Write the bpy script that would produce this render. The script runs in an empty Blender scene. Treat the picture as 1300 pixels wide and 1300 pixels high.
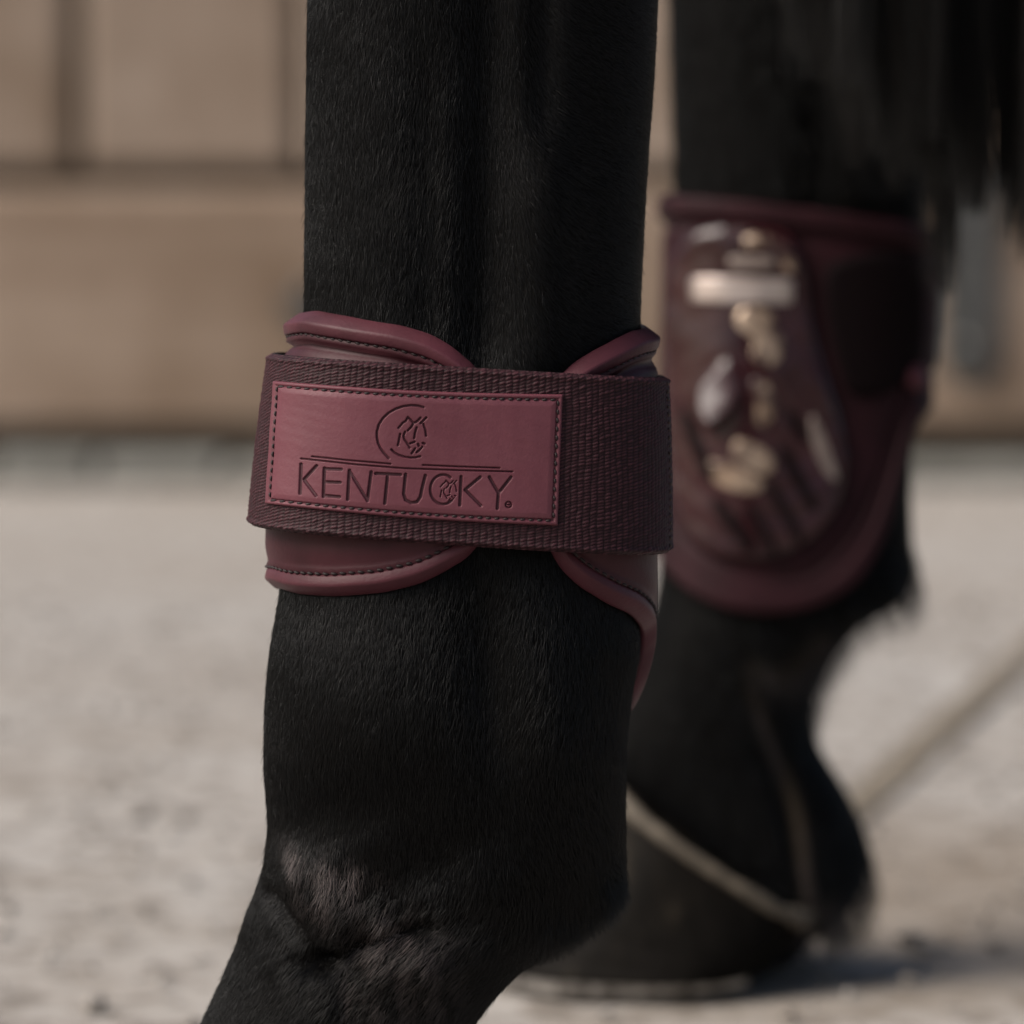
import bpy, math, random
import numpy as np
from mathutils import Vector, Matrix
from mathutils.bvhtree import BVHTree

rng = np.random.default_rng(7)
random.seed(7)
S = bpy.context.scene
COL = S.collection

# ------------------------------------------------------------------ camera, sky, sun, exposure
CAM_H = 0.2488          # lens height above the ground (m)
FPX = 5000.0            # focal length in photo pixels (1300 px frame)
YH = 377.0              # photo row of the horizon
PITCH = math.atan((650.0 - YH) / FPX)
cam_d = bpy.data.cameras.new("camera")
cam = bpy.data.objects.new("camera", cam_d)
COL.objects.link(cam)
cam.location = (0, 0, CAM_H)
cam.rotation_euler = (math.pi / 2 - PITCH, 0, 0)
cam_d.sensor_width = 36
cam_d.lens = 36 * FPX / 1300.0
cam_d.clip_start = 0.05
cam_d.clip_end = 500
cam_d.dof.use_dof = True
cam_d.dof.focus_distance = 0.968
cam_d.dof.aperture_fstop = 9.0
cam_d.dof.aperture_blades = 9
S.camera = cam

SUN_EL, SUN_AZ = math.radians(43), math.radians(-111)   # azimuth: clockwise from +Y (the view direction)
world = bpy.data.worlds.new("World")
S.world = world
world.use_nodes = True
wn = world.node_tree
for n in list(wn.nodes):
    wn.nodes.remove(n)
sky = wn.nodes.new("ShaderNodeTexSky")
sky.sky_type = 'NISHITA'
sky.sun_disc = False
sky.sun_elevation = SUN_EL
sky.sun_rotation = SUN_AZ
sky.air_density = 1.0
sky.dust_density = 4.5
sky.ozone_density = 0.3
bg = wn.nodes.new("ShaderNodeBackground")
bg.inputs["Strength"].default_value = 0.058
wo = wn.nodes.new("ShaderNodeOutputWorld")
wn.links.new(sky.outputs[0], bg.inputs[0])
wn.links.new(bg.outputs[0], wo.inputs[0])

sun_d = bpy.data.lights.new("sun", 'SUN')
sun_d.energy = 2.35
sun_d.angle = math.radians(44)
sun_d.color = (1.0, 0.94, 0.875)
sun = bpy.data.objects.new("sun", sun_d)
COL.objects.link(sun)
sdir = Vector((math.sin(SUN_AZ) * math.cos(SUN_EL), math.cos(SUN_AZ) * math.cos(SUN_EL), math.sin(SUN_EL)))
sun.rotation_euler = sdir.to_track_quat('Z', 'Y').to_euler()
sun.location = (-2, -2, 4)

S.view_settings.view_transform = 'Standard'
S.view_settings.look = 'None'
S.view_settings.gamma = 1
S.view_settings.exposure = 0.98
S.cycles.max_bounces = 8

# ------------------------------------------------------------------ photo pixel <-> place
CP, SP = math.cos(PITCH), math.sin(PITCH)

def ray(x, y):
    """direction of the photo pixel's ray, scaled so that dir.y == 1"""
    cx = (np.asarray(x, float) - 650) / FPX
    cy = -(np.asarray(y, float) - 650) / FPX
    dy = CP + cy * SP
    dz = -SP + cy * CP
    return cx / dy, dz / dy

def W(x, y, Y):
    """world X, Z of the photo pixel on the upright plane at distance Y"""
    dx, dz = ray(x, y)
    return dx * Y, CAM_H + dz * Y

def ground(x, y):
    dx, dz = ray(x, y)
    Y = -CAM_H / dz
    return dx * Y, Y

# ------------------------------------------------------------------ small helpers
def tag(o, label=None, cat=None, group=None, kind=None):
    if label: o["label"] = label
    if cat: o["category"] = cat
    if group: o["group"] = group
    if kind: o["kind"] = kind
    return o

def empty(name, loc):
    o = bpy.data.objects.new(name, None)
    COL.objects.link(o)
    o.location = loc
    o.empty_display_size = 0.02
    return o

def mesh_obj(name, verts, faces, mat, parent=None, smooth=True):
    me = bpy.data.meshes.new(name)
    verts = np.asarray(verts, float).reshape(-1, 3)
    if isinstance(faces, np.ndarray):
        nf, k = faces.shape
        me.vertices.add(len(verts))
        me.vertices.foreach_set("co", verts.ravel())
        me.loops.add(nf * k)
        me.loops.foreach_set("vertex_index", faces.astype(np.int32).ravel())
        me.polygons.add(nf)
        me.polygons.foreach_set("loop_start", np.arange(0, nf * k, k, dtype=np.int32))
        me.update(calc_edges=True)
        me.validate()
    else:
        me.from_pydata(verts.tolist(), [], faces)
        me.update()
    me.polygons.foreach_set("use_smooth", [smooth] * len(me.polygons))
    o = bpy.data.objects.new(name, me)
    COL.objects.link(o)
    if mat: me.materials.append(mat)
    if parent:
        o.parent = parent
        o.matrix_parent_inverse = Matrix.Identity(4)
        m = parent.matrix_basis.copy()
        p = parent.parent
        off = Vector(parent.location)
        while p:
            off += Vector(p.location); p = p.parent
        co = verts - np.array(off)
        me.vertices.foreach_set("co", co.ravel())
        me.update()
    return o

def grid_faces(nr, nc, wrap=False):
    r = np.arange(nr - 1)[:, None]
    c = np.arange(nc if wrap else nc - 1)[None, :]
    c2 = (c + 1) % nc
    a = r * nc + c
    b = r * nc + c2
    d = (r + 1) * nc + c
    e = (r + 1) * nc + c2
    return np.stack([a, b, e, d], -1).reshape(-1, 4)

def add_attr(o, name, vals):
    a = o.data.attributes.new(name, 'FLOAT', 'POINT')
    a.data.foreach_set("value", np.asarray(vals, np.float32).ravel())

def smoothstep(a, b, x):
    t = np.clip((x - a) / (b - a), 0, 1)
    return t * t * (3 - 2 * t)

def pinterp(xq, xs, ys):
    """smooth (cubic Hermite, Catmull-Rom) interpolation"""
    xs = np.asarray(xs, float); ys = np.asarray(ys, float)
    m = np.gradient(ys, xs)
    xq = np.clip(xq, xs[0], xs[-1])
    i = np.clip(np.searchsorted(xs, xq) - 1, 0, len(xs) - 2)
    h = xs[i + 1] - xs[i]
    t = (xq - xs[i]) / h
    return ((2*t**3 - 3*t**2 + 1) * ys[i] + (t**3 - 2*t**2 + t) * h * m[i]
            + (-2*t**3 + 3*t**2) * ys[i+1] + (t**3 - t**2) * h * m[i+1])

def fbm(x, y, seed=0, octs=4):
    r = np.random.default_rng(seed)
    out = 0
    for k in range(octs):
        for _ in range(3):
            a = r.uniform(0, 2 * np.pi); f = 2 ** k * r.uniform(.8, 1.2); p = r.uniform(0, 6.28)
            out = out + np.sin((x * np.cos(a) + y * np.sin(a)) * f * 2 * np.pi + p) / 2 ** k / 3
    return out

def sup(th, n):
    s, c = np.sin(th), np.cos(th)
    return np.sign(s) * np.abs(s) ** (2 / n), np.sign(c) * np.abs(c) ** (2 / n)

# ------------------------------------------------------------------ materials
class NT:
    def __init__(self, name):
        self.m = bpy.data.materials.new(name)
        self.m.use_nodes = True
        self.t = self.m.node_tree
        self.b = self.t.nodes["Principled BSDF"]
    def n(self, typ, **kw):
        nd = self.t.nodes.new(typ)
        for k, v in kw.items():
            if k in nd.inputs: nd.inputs[k].default_value = v
            else: setattr(nd, k, v)
        return nd
    def l(self, a, b): self.t.links.new(a, b)
    def set(self, **kw):
        for k, v in kw.items():
            self.b.inputs[k.replace("_", " ")].default_value = v
        return self
    def noise(self, scale, detail=4, rough=.55, vec=None, dist=0):
        nd = self.n("ShaderNodeTexNoise")
        nd.inputs["Scale"].default_value = scale
        nd.inputs["Detail"].default_value = detail
        nd.inputs["Roughness"].default_value = rough
        nd.inputs["Distortion"].default_value = dist
        self.l((vec or self.obj()), nd.inputs["Vector"])
        return nd.outputs["Fac"]
    def obj(self):
        if not hasattr(self, "tc"): self.tc = self.n("ShaderNodeTexCoord")
        return self.tc.outputs["Object"]
    def mapped(self, scale):
        mp = self.n("ShaderNodeMapping")
        mp.inputs["Scale"].default_value = scale
        self.l(self.obj(), mp.inputs["Vector"])
        return mp.outputs[0]
    def ramp(self, fac, stops):
        r = self.n("ShaderNodeValToRGB")
        el = r.color_ramp.elements
        while len(el) < len(stops): el.new(0.5)
        for e, (p, c) in zip(el, stops):
            e.position = p; e.color = (*c, 1) if len(c) == 3 else c
        self.l(fac, r.inputs[0])
        return r.outputs[0]
    def mix(self, fac, a, b, mode='MIX'):
        m = self.n("ShaderNodeMix"); m.data_type = 'RGBA'; m.blend_type = mode
        for sock, v in ((m.inputs[0], fac), (m.inputs[6], a), (m.inputs[7], b)):
            if isinstance(v, (int, float)): sock.default_value = v
            elif isinstance(v, tuple): sock.default_value = (*v, 1)
            else: self.l(v, sock)
        return m.outputs[2]
    def attr(self, name):
        a = self.n("ShaderNodeAttribute"); a.attribute_name = name
        return a.outputs["Fac"]
    def bump(self, h, strength=.3, dist=.001, prev=None):
        b = self.n("ShaderNodeBump")
        b.inputs["Strength"].default_value = strength
        b.inputs["Distance"].default_value = dist
        self.l(h, b.inputs["Height"])
        if prev: self.l(prev, b.inputs["Normal"])
        return b.outputs[0]
    def col(self, s): self.l(s, self.b.inputs["Base Color"]); return self
    def nrm(self, s): self.l(s, self.b.inputs["Normal"]); return self
    def rough(self, s): self.l(s, self.b.inputs["Roughness"]); return self

def leather(name, c, rough=.5, grain=900, gstr=.25, var=.25, spec=.2):
    t = NT(name).set(Roughness=rough, Specular_IOR_Level=spec)
    a = t.noise(60, 5)
    lo = tuple(v * (1 - var) for v in c); hi = tuple(v * (1 + var) for v in c)
    t.col(t.ramp(a, [(.3, lo), (.7, hi)]))
    t.nrm(t.bump(t.noise(grain, 3), gstr, .0004))
    return t

# coat skin (under the hair)
t = NT("black_coat").set(Roughness=.6, Specular_IOR_Level=.05)
cs = t.ramp(t.noise(25, 5), [(.3, (.0010, .0009, .0009)), (.7, (.002, .0018, .0017))])
tan_streak = t.attr("tan_streak")
cs = t.mix(tan_streak, cs, (.10, .075, .05))
t.col(cs)
t.nrm(t.bump(t.noise(1, 4, vec=t.mapped((900, 900, 160))), .5, .0008))
M_COAT = t.m

t = NT("coat_hair").set(Roughness=.33, Specular_IOR_Level=.27)
ha = t.attr("pale_tint")
hv = t.attr("shade")
c0 = t.mix(hv, (.0006, .0006, .0007), (.0058, .0057, .0061))
t.col(t.mix(ha, c0, (.22, .18, .172)))
M_HAIR = t.m

t = NT("tail_hair").set(Roughness=.4, Specular_IOR_Level=.25)
c0 = t.mix(t.attr("shade"), (.0016, .0014, .0014), (.009, .006, .0045))
t.col(c0)
M_TAIL = t.m

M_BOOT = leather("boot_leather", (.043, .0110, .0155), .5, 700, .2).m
M_BIND = leather("boot_binding", (.066, .0190, .0260), .48, 900, .22).m
t = leather("boot_lining", (.055, .018, .022), .8)
M_LINING = t.m
t = NT("stitch_thread").set(Roughness=.7, Base_Color=(.010, .003, .004, 1))
M_THREAD = t.m
t = NT("strap_thread").set(Roughness=.7, Base_Color=(.05, .03, .024, 1))
M_THREAD2 = t.m

# webbing: the weave is geometry, the material adds fibre and painted shade between threads
t = NT("strap_webbing").set(Roughness=.6, Specular_IOR_Level=.2)
h = t.attr("weave")
c0 = t.ramp(h, [(.1, (.004, .0011, .0017)), (.9, (.062, .0215, .028))])
c0 = t.mix(.25, c0, (.024, .0066, .0095))
t.col(c0)
t.nrm(t.bump(t.noise(4200, 2), .35, .0002))
M_WEB = t.m

# stamped patch
t = NT("stamped_patch").set(Roughness=.42, Specular_IOR_Level=.3)
n1 = t.noise(45, 5)
c0 = t.ramp(n1, [(.3, (.098, .0265, .0370)), (.7, (.120, .0350, .0475))])
c0 = t.mix(t.attr("stamp_shade"), c0, (.034, .0075, .0125))
t.col(c0)
t.nrm(t.bump(t.noise(1100, 4, .65), .28, .0003))
t.rough(t.ramp(t.noise(300, 3), [(.3, (.42,) * 3), (.7, (.60,) * 3)]))
M_PATCH = t.m

t = NT("glossy_shell").set(Roughness=.2, Specular_IOR_Level=.34, Coat_Weight=.15, Coat_Roughness=.12)
t.col(t.ramp(t.noise(40, 3), [(.3, (.016, .0038, .0052)), (.7, (.028, .0070, .0095))]))
t.nrm(t.bump(t.noise(90, 2), .06, .001))
M_SHELL = t.m
t = NT("rose_metal").set(Roughness=.40, Metallic=.6)
t.col(t.ramp(t.noise(150, 3), [(.3, (.40, .34, .31)), (.7, (.52, .45, .42))]))
M_ROSE = t.m
def broken_metal(name, c1, c2, thr):
    """broken metallic tone over the shell colour, for print and for painted reflections"""
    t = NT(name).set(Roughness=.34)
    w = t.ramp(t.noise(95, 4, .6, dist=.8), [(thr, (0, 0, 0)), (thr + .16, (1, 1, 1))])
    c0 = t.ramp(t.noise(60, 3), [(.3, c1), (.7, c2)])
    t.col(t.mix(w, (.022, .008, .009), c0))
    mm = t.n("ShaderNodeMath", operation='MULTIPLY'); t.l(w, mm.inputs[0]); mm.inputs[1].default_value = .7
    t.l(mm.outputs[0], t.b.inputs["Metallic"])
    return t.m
M_COPPER_REFL = broken_metal("copper_print_reflection", (.24, .165, .115), (.50, .39, .30), .40)  # crest print, and the warm reflections painted on the shell
M_ROSE = broken_metal("rose_print", (.36, .30, .275), (.50, .43, .40), .27)
t = NT("pale_print_reflection").set(Roughness=.5, Metallic=.3)
t.col(t.ramp(t.noise(150, 3), [(.3, (.13, .10, .09)), (.7, (.22, .18, .16))]))  # small plate's print, and a pale reflection painted on the shell
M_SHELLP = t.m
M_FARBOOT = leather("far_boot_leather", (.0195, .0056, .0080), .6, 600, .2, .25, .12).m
t = NT("dark_elastic").set(Roughness=.85, Specular_IOR_Level=.1, Base_Color=(.0035, .0012, .0018, 1))
t.nrm(t.bump(t.noise(1500, 2), .4, .0005))
M_ELASTIC = t.m

t = NT("hoof_horn").set(Roughness=.6, Specular_IOR_Level=.05)
t.col(t.ramp(t.noise(1, 5, vec=t.mapped((90, 90, 30))), [(.25, (.003, .0025, .002)), (.55, (.0055, .0046, .0038)), (.8, (.026, .021, .015))]))
t.nrm(t.bump(t.noise(1, 3, vec=t.mapped((260, 260, 40))), .4, .001))
M_HOOF = t.m
t = NT("coronet_fringe").set(Roughness=.7)
t.col(t.ramp(t.noise(200, 4), [(.3, (.04, .032, .022)), (.7, (.12, .098, .072))]))
M_CORONET = t.m
t = NT("shoe_steel").set(Roughness=.3, Metallic=.9)
t.col(t.ramp(t.noise(200, 4), [(.35, (.12, .11, .10)), (.65, (.5, .48, .46))]))
M_STEEL = t.m

# yard ground: pale worn concrete with grit
t = NT("yard_concrete").set(Roughness=.9, Specular_IOR_Level=.2)
base = t.ramp(t.noise(2.2, 6, .6), [(.25, (.275, .248, .222)), (.5, (.345, .324, .301)), (.8, (.37, .358, .343))])
spk = t.ramp(t.noise(42, 5, .6), [(.40, (.36, .33, .30)), (.50, (1, 1, 1))])
c0 = t.mix(.75, base, spk, 'MULTIPLY')
dirt = t.ramp(t.noise(6, 6, .68, dist=.6), [(.50, (0, 0, 0)), (.72, (1, 1, 1))])
dm = t.n("ShaderNodeMath", operation='MULTIPLY'); t.l(dirt, dm.inputs[0]); dm.inputs[1].default_value = .6
c0 = t.mix(dm.outputs[0], c0, (.185, .152, .118))
sp2 = t.ramp(t.noise(260, 3, .6), [(.33, (.75, .72, .68)), (.45, (1, 1, 1))])
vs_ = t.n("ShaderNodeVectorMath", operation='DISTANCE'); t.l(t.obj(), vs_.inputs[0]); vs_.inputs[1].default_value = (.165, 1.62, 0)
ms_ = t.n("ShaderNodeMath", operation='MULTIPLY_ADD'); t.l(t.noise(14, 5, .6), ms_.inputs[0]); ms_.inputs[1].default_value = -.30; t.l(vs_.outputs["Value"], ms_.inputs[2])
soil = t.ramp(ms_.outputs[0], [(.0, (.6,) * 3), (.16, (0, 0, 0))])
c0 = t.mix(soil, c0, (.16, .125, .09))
t.col(t.mix(.8, c0, sp2, 'MULTIPLY'))
t.nrm(t.bump(t.noise(120, 5, .6), .35, .004))
M_GROUND = t.m
t = NT("grit_stone").set(Roughness=.85)
oi = t.n("ShaderNodeNewGeometry")
t.col(t.ramp(oi.outputs["Random Per Island"], [(0, (.07, .06, .05)), (.35, (.20, .175, .15)), (.7, (.25, .23, .21)), (1, (.32, .30, .28))]))
M_GRIT = t.m
t = NT("joint_dirt").set(Roughness=.95)
t.col(t.ramp(t.noise(60, 5), [(.3, (.11, .088, .062)), (.7, (.175, .148, .112))]))
t.nrm(t.bump(t.noise(300, 4), .6, .003))
M_DIRT = t.m

def wood(name, c1, c2, vert):
    t = NT(name).set(Roughness=.75, Specular_IOR_Level=.25)
    sc = (14, 14, 1.2) if vert else (1.2, 14, 14)
    a = t.noise(1, 6, .6, vec=t.mapped(sc), dist=.6)
    c0 = t.ramp(a, [(.28, c1), (.72, c2)])
    p = t.ramp(t.noise(3.5, 4), [(.34, (.60, .53, .46)), (.66, (1.12, 1.12, 1.14))])
    c0 = t.mix(.8, c0, p, 'MULTIPLY')
    t.col(c0)
    t.nrm(t.bump(t.noise(1, 5, vec=t.mapped(tuple(v * 6 for v in sc))), .3, .002))
    return t.m
M_WOOD_V = wood("weathered_board", (.218, .160, .116), (.338, .278, .228), True)
M_WOOD_H = wood("weathered_rail", (.224, .162, .116), (.326, .258, .202), False)
t = NT("gap_shade_timber").set(Roughness=.9)
t.col(t.ramp(t.noise(20, 4), [(.3, (.040, .029, .020)), (.7, (.080, .060, .042))]))  # shade of the door gaps is put into this dark colour
M_DARKW = t.m
t = NT("sill_stone").set(Roughness=.85)
t.col(t.ramp(t.noise(9, 6), [(.3, (.13, .13, .115)), (.7, (.235, .235, .215))]))
t.nrm(t.bump(t.noise(80, 5), .5, .004))
M_SILL = t.m
t = NT("galvanised_steel").set(Roughness=.45, Metallic=.7)
t.col(t.ramp(t.noise(60, 4), [(.3, (.075, .075, .073)), (.7, (.14, .14, .135))]))
M_GALV = t.m

# ------------------------------------------------------------------ ground, joint, grit
gx = np.concatenate([np.linspace(-120, -3, 12), np.linspace(-2, 2, 120), np.linspace(3, 120, 12)])
gy = np.concatenate([np.linspace(-120, -1, 12), np.linspace(-.5, 6, 180), np.linspace(7, 120, 12)])
GX, GY = np.meshgrid(gx, gy)
GZ = .0011 * fbm(GX * 1.3, GY * 1.3, 3, 4) * (np.abs(GX) < 2.5) * (GY > -1) * (GY < 5) - .002
g = mesh_obj("ground", np.stack([GX, GY, GZ], -1), grid_faces(*GX.shape), M_GROUND)
tag(g, kind="structure")

# dirt-filled joint across the yard
ja = np.array(ground(1060, 1046)); jb = np.array(ground(1330, 803))
jd = (jb - ja) / np.linalg.norm(jb - ja); jn = np.array([-jd[1], jd[0]])
ts = np.linspace(-.25, 1.6, 160)
L = np.linalg.norm(jb - ja)
rows = []
for s in np.linspace(-1, 1, 7):
    wv = .0105 + .0026 * fbm(ts * 5, ts * 0 + 3 * np.sign(s), 11, 4) + .0008
    p = ja[None] + jd[None] * (ts * L)[:, None] + jn[None] * (s * wv)[:, None]
    rows.append(np.concatenate([p, (.0006 + .0006 * (1 - s * s) + .0003 * fbm(ts * 20, ts * 0 + s, 5, 3))[:, None]], 1))
j = mesh_obj("ground_joint", np.stack(rows), grid_faces(7, len(ts)), M_DIRT)
tag(j, kind="structure")

def icosa():
    p = (1 + 5 ** .5) / 2
    v = np.array([(-1, p, 0), (1, p, 0), (-1, -p, 0), (1, -p, 0), (0, -1, p), (0, 1, p), (0, -1, -p), (0, 1, -p), (p, 0, -1), (p, 0, 1), (-p, 0, -1), (-p, 0, 1)], float)
    v /= np.linalg.norm(v[0])
    f = np.array([(0,11,5),(0,5,1),(0,1,7),(0,7,10),(0,10,11),(1,5,9),(5,11,4),(11,10,2),(10,7,6),(7,1,8),(3,9,4),(3,4,2),(3,2,6),(3,6,8),(3,8,9),(4,9,5),(2,4,11),(6,2,10),(8,6,7),(9,8,1)])
    return v, f
iv, if_ = icosa()
NG = 5200
gp = np.stack([rng.uniform(-.75, .75, NG), rng.uniform(.75, 3.2, NG)], 1)
gs = np.exp(rng.normal(math.log(.0018), .5, NG)).clip(.0007, .006)
gv, gf = [], []
for i in range(NG):
    sc = gs[i] * rng.uniform(.6, 1.3, 3); sc[2] *= .6
    v = iv * sc * rng.uniform(.8, 1.2, (12, 1))
    a = rng.uniform(0, 6.28); c, s_ = math.cos(a), math.sin(a)
    v = v @ np.array([[c, s_, 0], [-s_, c, 0], [0, 0, 1]])
    gv.append(v + [gp[i, 0], gp[i, 1], gs[i] * .25])
    gf.append(if_ + 12 * i)
gr = mesh_obj("gravel", np.concatenate(gv), np.concatenate(gf), M_GRIT, smooth=False)
tag(gr, "scattered fine grit and small stones lying on the pale yard", "grit", kind="stuff")

# ------------------------------------------------------------------ stable door behind
DY = 5.3
def box(x0, x1, y0, y1, z0, z1, bev=.006):
    """a box with chamfered front edges"""
    v, f = [], []
    def ring(xa, xb, za, zb, y):
        i = len(v)
        v.extend([(xa, y, za), (xb, y, za), (xb, y, zb), (xa, y, zb)])
        return [i, i + 1, i + 2, i + 3]
    r0 = ring(x0, x1, z0, z1, y1)
    r1 = ring(x0, x1, z0, z1, y0 + bev)
    r2 = ring(x0 + bev, x1 - bev, z0 + bev, z1 - bev, y0)
    for a, b in ((r0, r1), (r1, r2)):
        for k in range(4):
            f.append((a[k], a[(k + 1) % 4], b[(k + 1) % 4], b[k]))
    f.append(tuple(r2)); f.append(tuple(reversed(r0)))
    return v, f

z_gap = float(W(0, 543, DY)[1])
z_sill = float(W(0, 577, DY)[1])
z_j0 = float(W(0, 238, DY)[1]); z_j1 = float(W(0, 214, DY)[1])
door = empty("stable_door", (0, DY, z_gap))
tag(door, "weathered brown timber stable door standing out of focus behind the horse", "door")
xs_j = [float(W(x, 0, DY)[0]) for x in (-470, -188, 95, 380, 662, 930, 1205, 1480, 1760)]
gapw = .0095
v, f = box(xs_j[0] - .4, xs_j[-1] + .4, DY + .04, DY + .07, z_gap + .01, 1.62, .002)
mesh_obj("back_board", v, f, M_DARKW, door, False)
for k in range(len(xs_j) - 1):
    dyk = random.uniform(-.004, .004)
    v, f = box(xs_j[k] + gapw, xs_j[k + 1] - gapw, DY + .006 + dyk, DY + .034, z_j1, 1.6, .012)
    mesh_obj("board", v, f, M_WOOD_V, door, False)
for xa, xb in ((xs_j[0] - .1, xs_j[4] - .003), (xs_j[4] + .003, xs_j[-1] + .1)):
    v, f = box(xa, xb, DY - .002, DY + .034, z_gap, z_j0, .012)
    mesh_obj("bottom_rail", v, f, M_WOOD_H, door, False)

def bolt(xc, yt, yb, w):
    """grey metal plate with rounded lower end and a bolt knob"""
    X0, X1 = float(W(xc - w, 0, DY)[0]), float(W(xc + w, 0, DY)[0])
    zt, zb = float(W(0, yt, DY)[1]), float(W(0, yb, DY)[1])
    r = (X1 - X0) / 2; cx = (X0 + X1) / 2
    prof = [(X0, zt), (X1, zt)] + [(cx + r * math.cos(a), zb + r + r * math.sin(a)) for a in np.linspace(0, -math.pi, 13)]
    n = len(prof); v = []
    for y, s in ((DY - .003, 1), (DY - .016, 1), (DY - .020, .93)):
        for (x, z) in prof:
            v.append((cx + (x - cx) * s, y, z + (0 if s == 1 else (-.004 if z > (zt + zb) / 2 else .004))))
    f = []
    for l in range(2):
        for k in range(n):
            f.append((l * n + k, l * n + (k + 1) % n, (l + 1) * n + (k + 1) % n, (l + 1) * n + k))
    f.append(tuple(range(2 * n, 3 * n)))
    pl = mesh_obj("kick_bolt", v, f, M_GALV, door, False)
    # knob on the plate
    v = []
    kx, kz = cx - r * .15, zb + r * 1.3
    prof = [(.0, .013), (.004, .013), (.008, .008), (.016, .008), (.022, .013), (.030, .012), (.034, .001)]
    for d, rr in prof:
        for a in np.linspace(0, 2 * math.pi, 20, endpoint=False):
            v.append((kx + rr * math.cos(a), DY - .019 - d, kz + rr * math.sin(a)))
    mesh_obj("bolt_knob", v, grid_faces(len(prof), 20, True), M_GALV, pl)
bolt(1232, 200, 488, 38)
bolt(398, 376, 424, 42)

v, f = box(xs_j[0] - .6, xs_j[-1] + .6, DY + .02, DY + .3, .0, z_gap - .002, .004)  # dark strip standing for the shade in the gap under the door
o = mesh_obj("door_gap_shade", v, f, M_DARKW, None, False); tag(o, kind="structure")
# worn stone sill under the door: separate stones
sill = empty("door_sill", (0, DY - .05, 0))
tag(sill, "row of worn grey stones set along the foot of the timber door", "sill")
x = xs_j[0] - .4
while x < xs_j[-1] + .3:
    w = random.uniform(.10, .22)
    zt = z_sill + random.uniform(-.008, .006)
    v, f = box(x, x + w - .008, DY - .07 + random.uniform(-.012, .012), DY + .016, -.004, zt, .012)
    mesh_obj("stone", v, f, M_SILL, sill, False)
    x += w

# ------------------------------------------------------------------ the horse: two hind legs and the quarters, one skin
NT_ = 128
TH = np.linspace(0, 2 * np.pi, NT_, endpoint=False)
Y1, Y2 = 1.0, 1.45

# near leg: photo row, front edge, back edge, half depth (m)
NP = np.array([
    (-330, 386, 852, .034), (-150, 392, 842, .033), (0, 393, 834, .0325), (100, 391.5, 829, .032), (200, 389.5, 822, .032), (300, 388.5, 816, .0325),
    (400, 387, 812, .033), (480, 379, 812, .034), (570, 369, 812, .0355), (660, 361, 811, .037), (760, 356, 812, .0385),
    (820, 346, 811, .0395), (880, 340, 802, .040), (930, 338, 796, .040), (1000, 338, 793, .0395), (1060, 340, 793, .0385),
    (1095, 336, 791, .0375), (1125, 327, 782, .0365), (1150, 317, 757, .0355), (1200, 300, 692, .034), (1250, 279, 640, .033),
    (1300, 256, 602, .0325), (1360, 232, 572, .033), (1430, 210, 556, .035), (1500, 205, 560, .037), (1545, 240, 560, .034), (1580, 330, 540, .022)])
nrows = np.arange(1580, -331, -5.0)
nL = pinterp(nrows, NP[:, 0], NP[:, 1]); nR = pinterp(nrows, NP[:, 0], NP[:, 2]); nD = pinterp(nrows, NP[:, 0], NP[:, 3])

def gauss(x, y, cx, cy, sx, sy, ang=0):
    c, s = math.cos(ang), math.sin(ang)
    u = (x - cx) * c + (y - cy) * s; v = -(x - cx) * s + (y - cy) * c
    return np.exp(-(u / sx) ** 2 - (v / sy) ** 2)

def seg_d(px, py, pts):
    d = np.full(px.shape, 1e9)
    for (x0, y0), (x1, y1) in zip(pts[:-1], pts[1:]):
        vx, vy = x1 - x0, y1 - y0
        tt = np.clip(((px - x0) * vx + (py - y0) * vy) / (vx * vx + vy * vy + 1e-12), 0, 1)
        d = np.minimum(d, np.hypot(px - x0 - tt * vx, py - y0 - tt * vy))
    return d

def near_relief(px, py, cosw):
    """bones, tendons and creases (m, outward); px,py are photo pixels on the near face"""
    up = 1 - smoothstep(420, 560, py)
    d = -.0052 * np.exp(-((px - (622 - .02 * py)) / 34) ** 2) * up
    d += -.0030 * np.exp(-((px - 690) / 20) ** 2) * (1 - smoothstep(60, 260, py))
    d += .0030 * np.exp(-((px - 692) / 34) ** 2) * smoothstep(120, 260, py) * up
    d += -.0016 * np.exp(-((px - 545) / 22) ** 2) * smoothstep(0, 200, py) * up
    d += .0016 * np.exp(-((px - 480) / 70) ** 2) * up
    d += .0026 * gauss(px, py, 470, 880, 110, 130)
    d += -.0040 * gauss(px, py, 622, 840, 34, 150, -.06)
    d += .0028 * gauss(px, py, 690, 910, 48, 130)
    d += -.0022 * gauss(px, py, 560, 1060, 90, 40, -.4)
    d += -.0016 * gauss(px, py, 440, 1010, 120, 40, -.2)
    d += .0016 * gauss(px, py, 420, 1100, 60, 45, .6)
    d += -.0034 * gauss(px, py, 415, 1197, 30, 15, .05)
    d += -.0026 * np.exp(-(seg_d(px, py, [(425, 1192), (470, 1170), (515, 1155), (545, 1148)]) / 11) ** 2)
    d += -.0020 * np.exp(-(seg_d(px, py, [(352, 1120), (385, 1150), (415, 1190)]) / 11) ** 2)
    loc = gauss(px, py, 470, 1165, 130, 95)
    d += .0011 * loc * fbm(px / 70, py / 90, 61, 4)
    d += .0022 * gauss(px, py, 440, 1128, 34, 26, .5) + .0016 * gauss(px, py, 395, 1088, 18, 34, -.5)
    d += .0034 * gauss(px, py, 540, 1195, 62, 32, -.2)
    d += .0016 * gauss(px, py, 395, 1130, 22, 40, -.5)
    d += -.0020 * gauss(px, py, 450, 1215, 14, 70, .2)
    d += .00022 * fbm(px / 150, py / 260, 5, 3)
    return d * smoothstep(-.15, .35, cosw)

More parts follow.
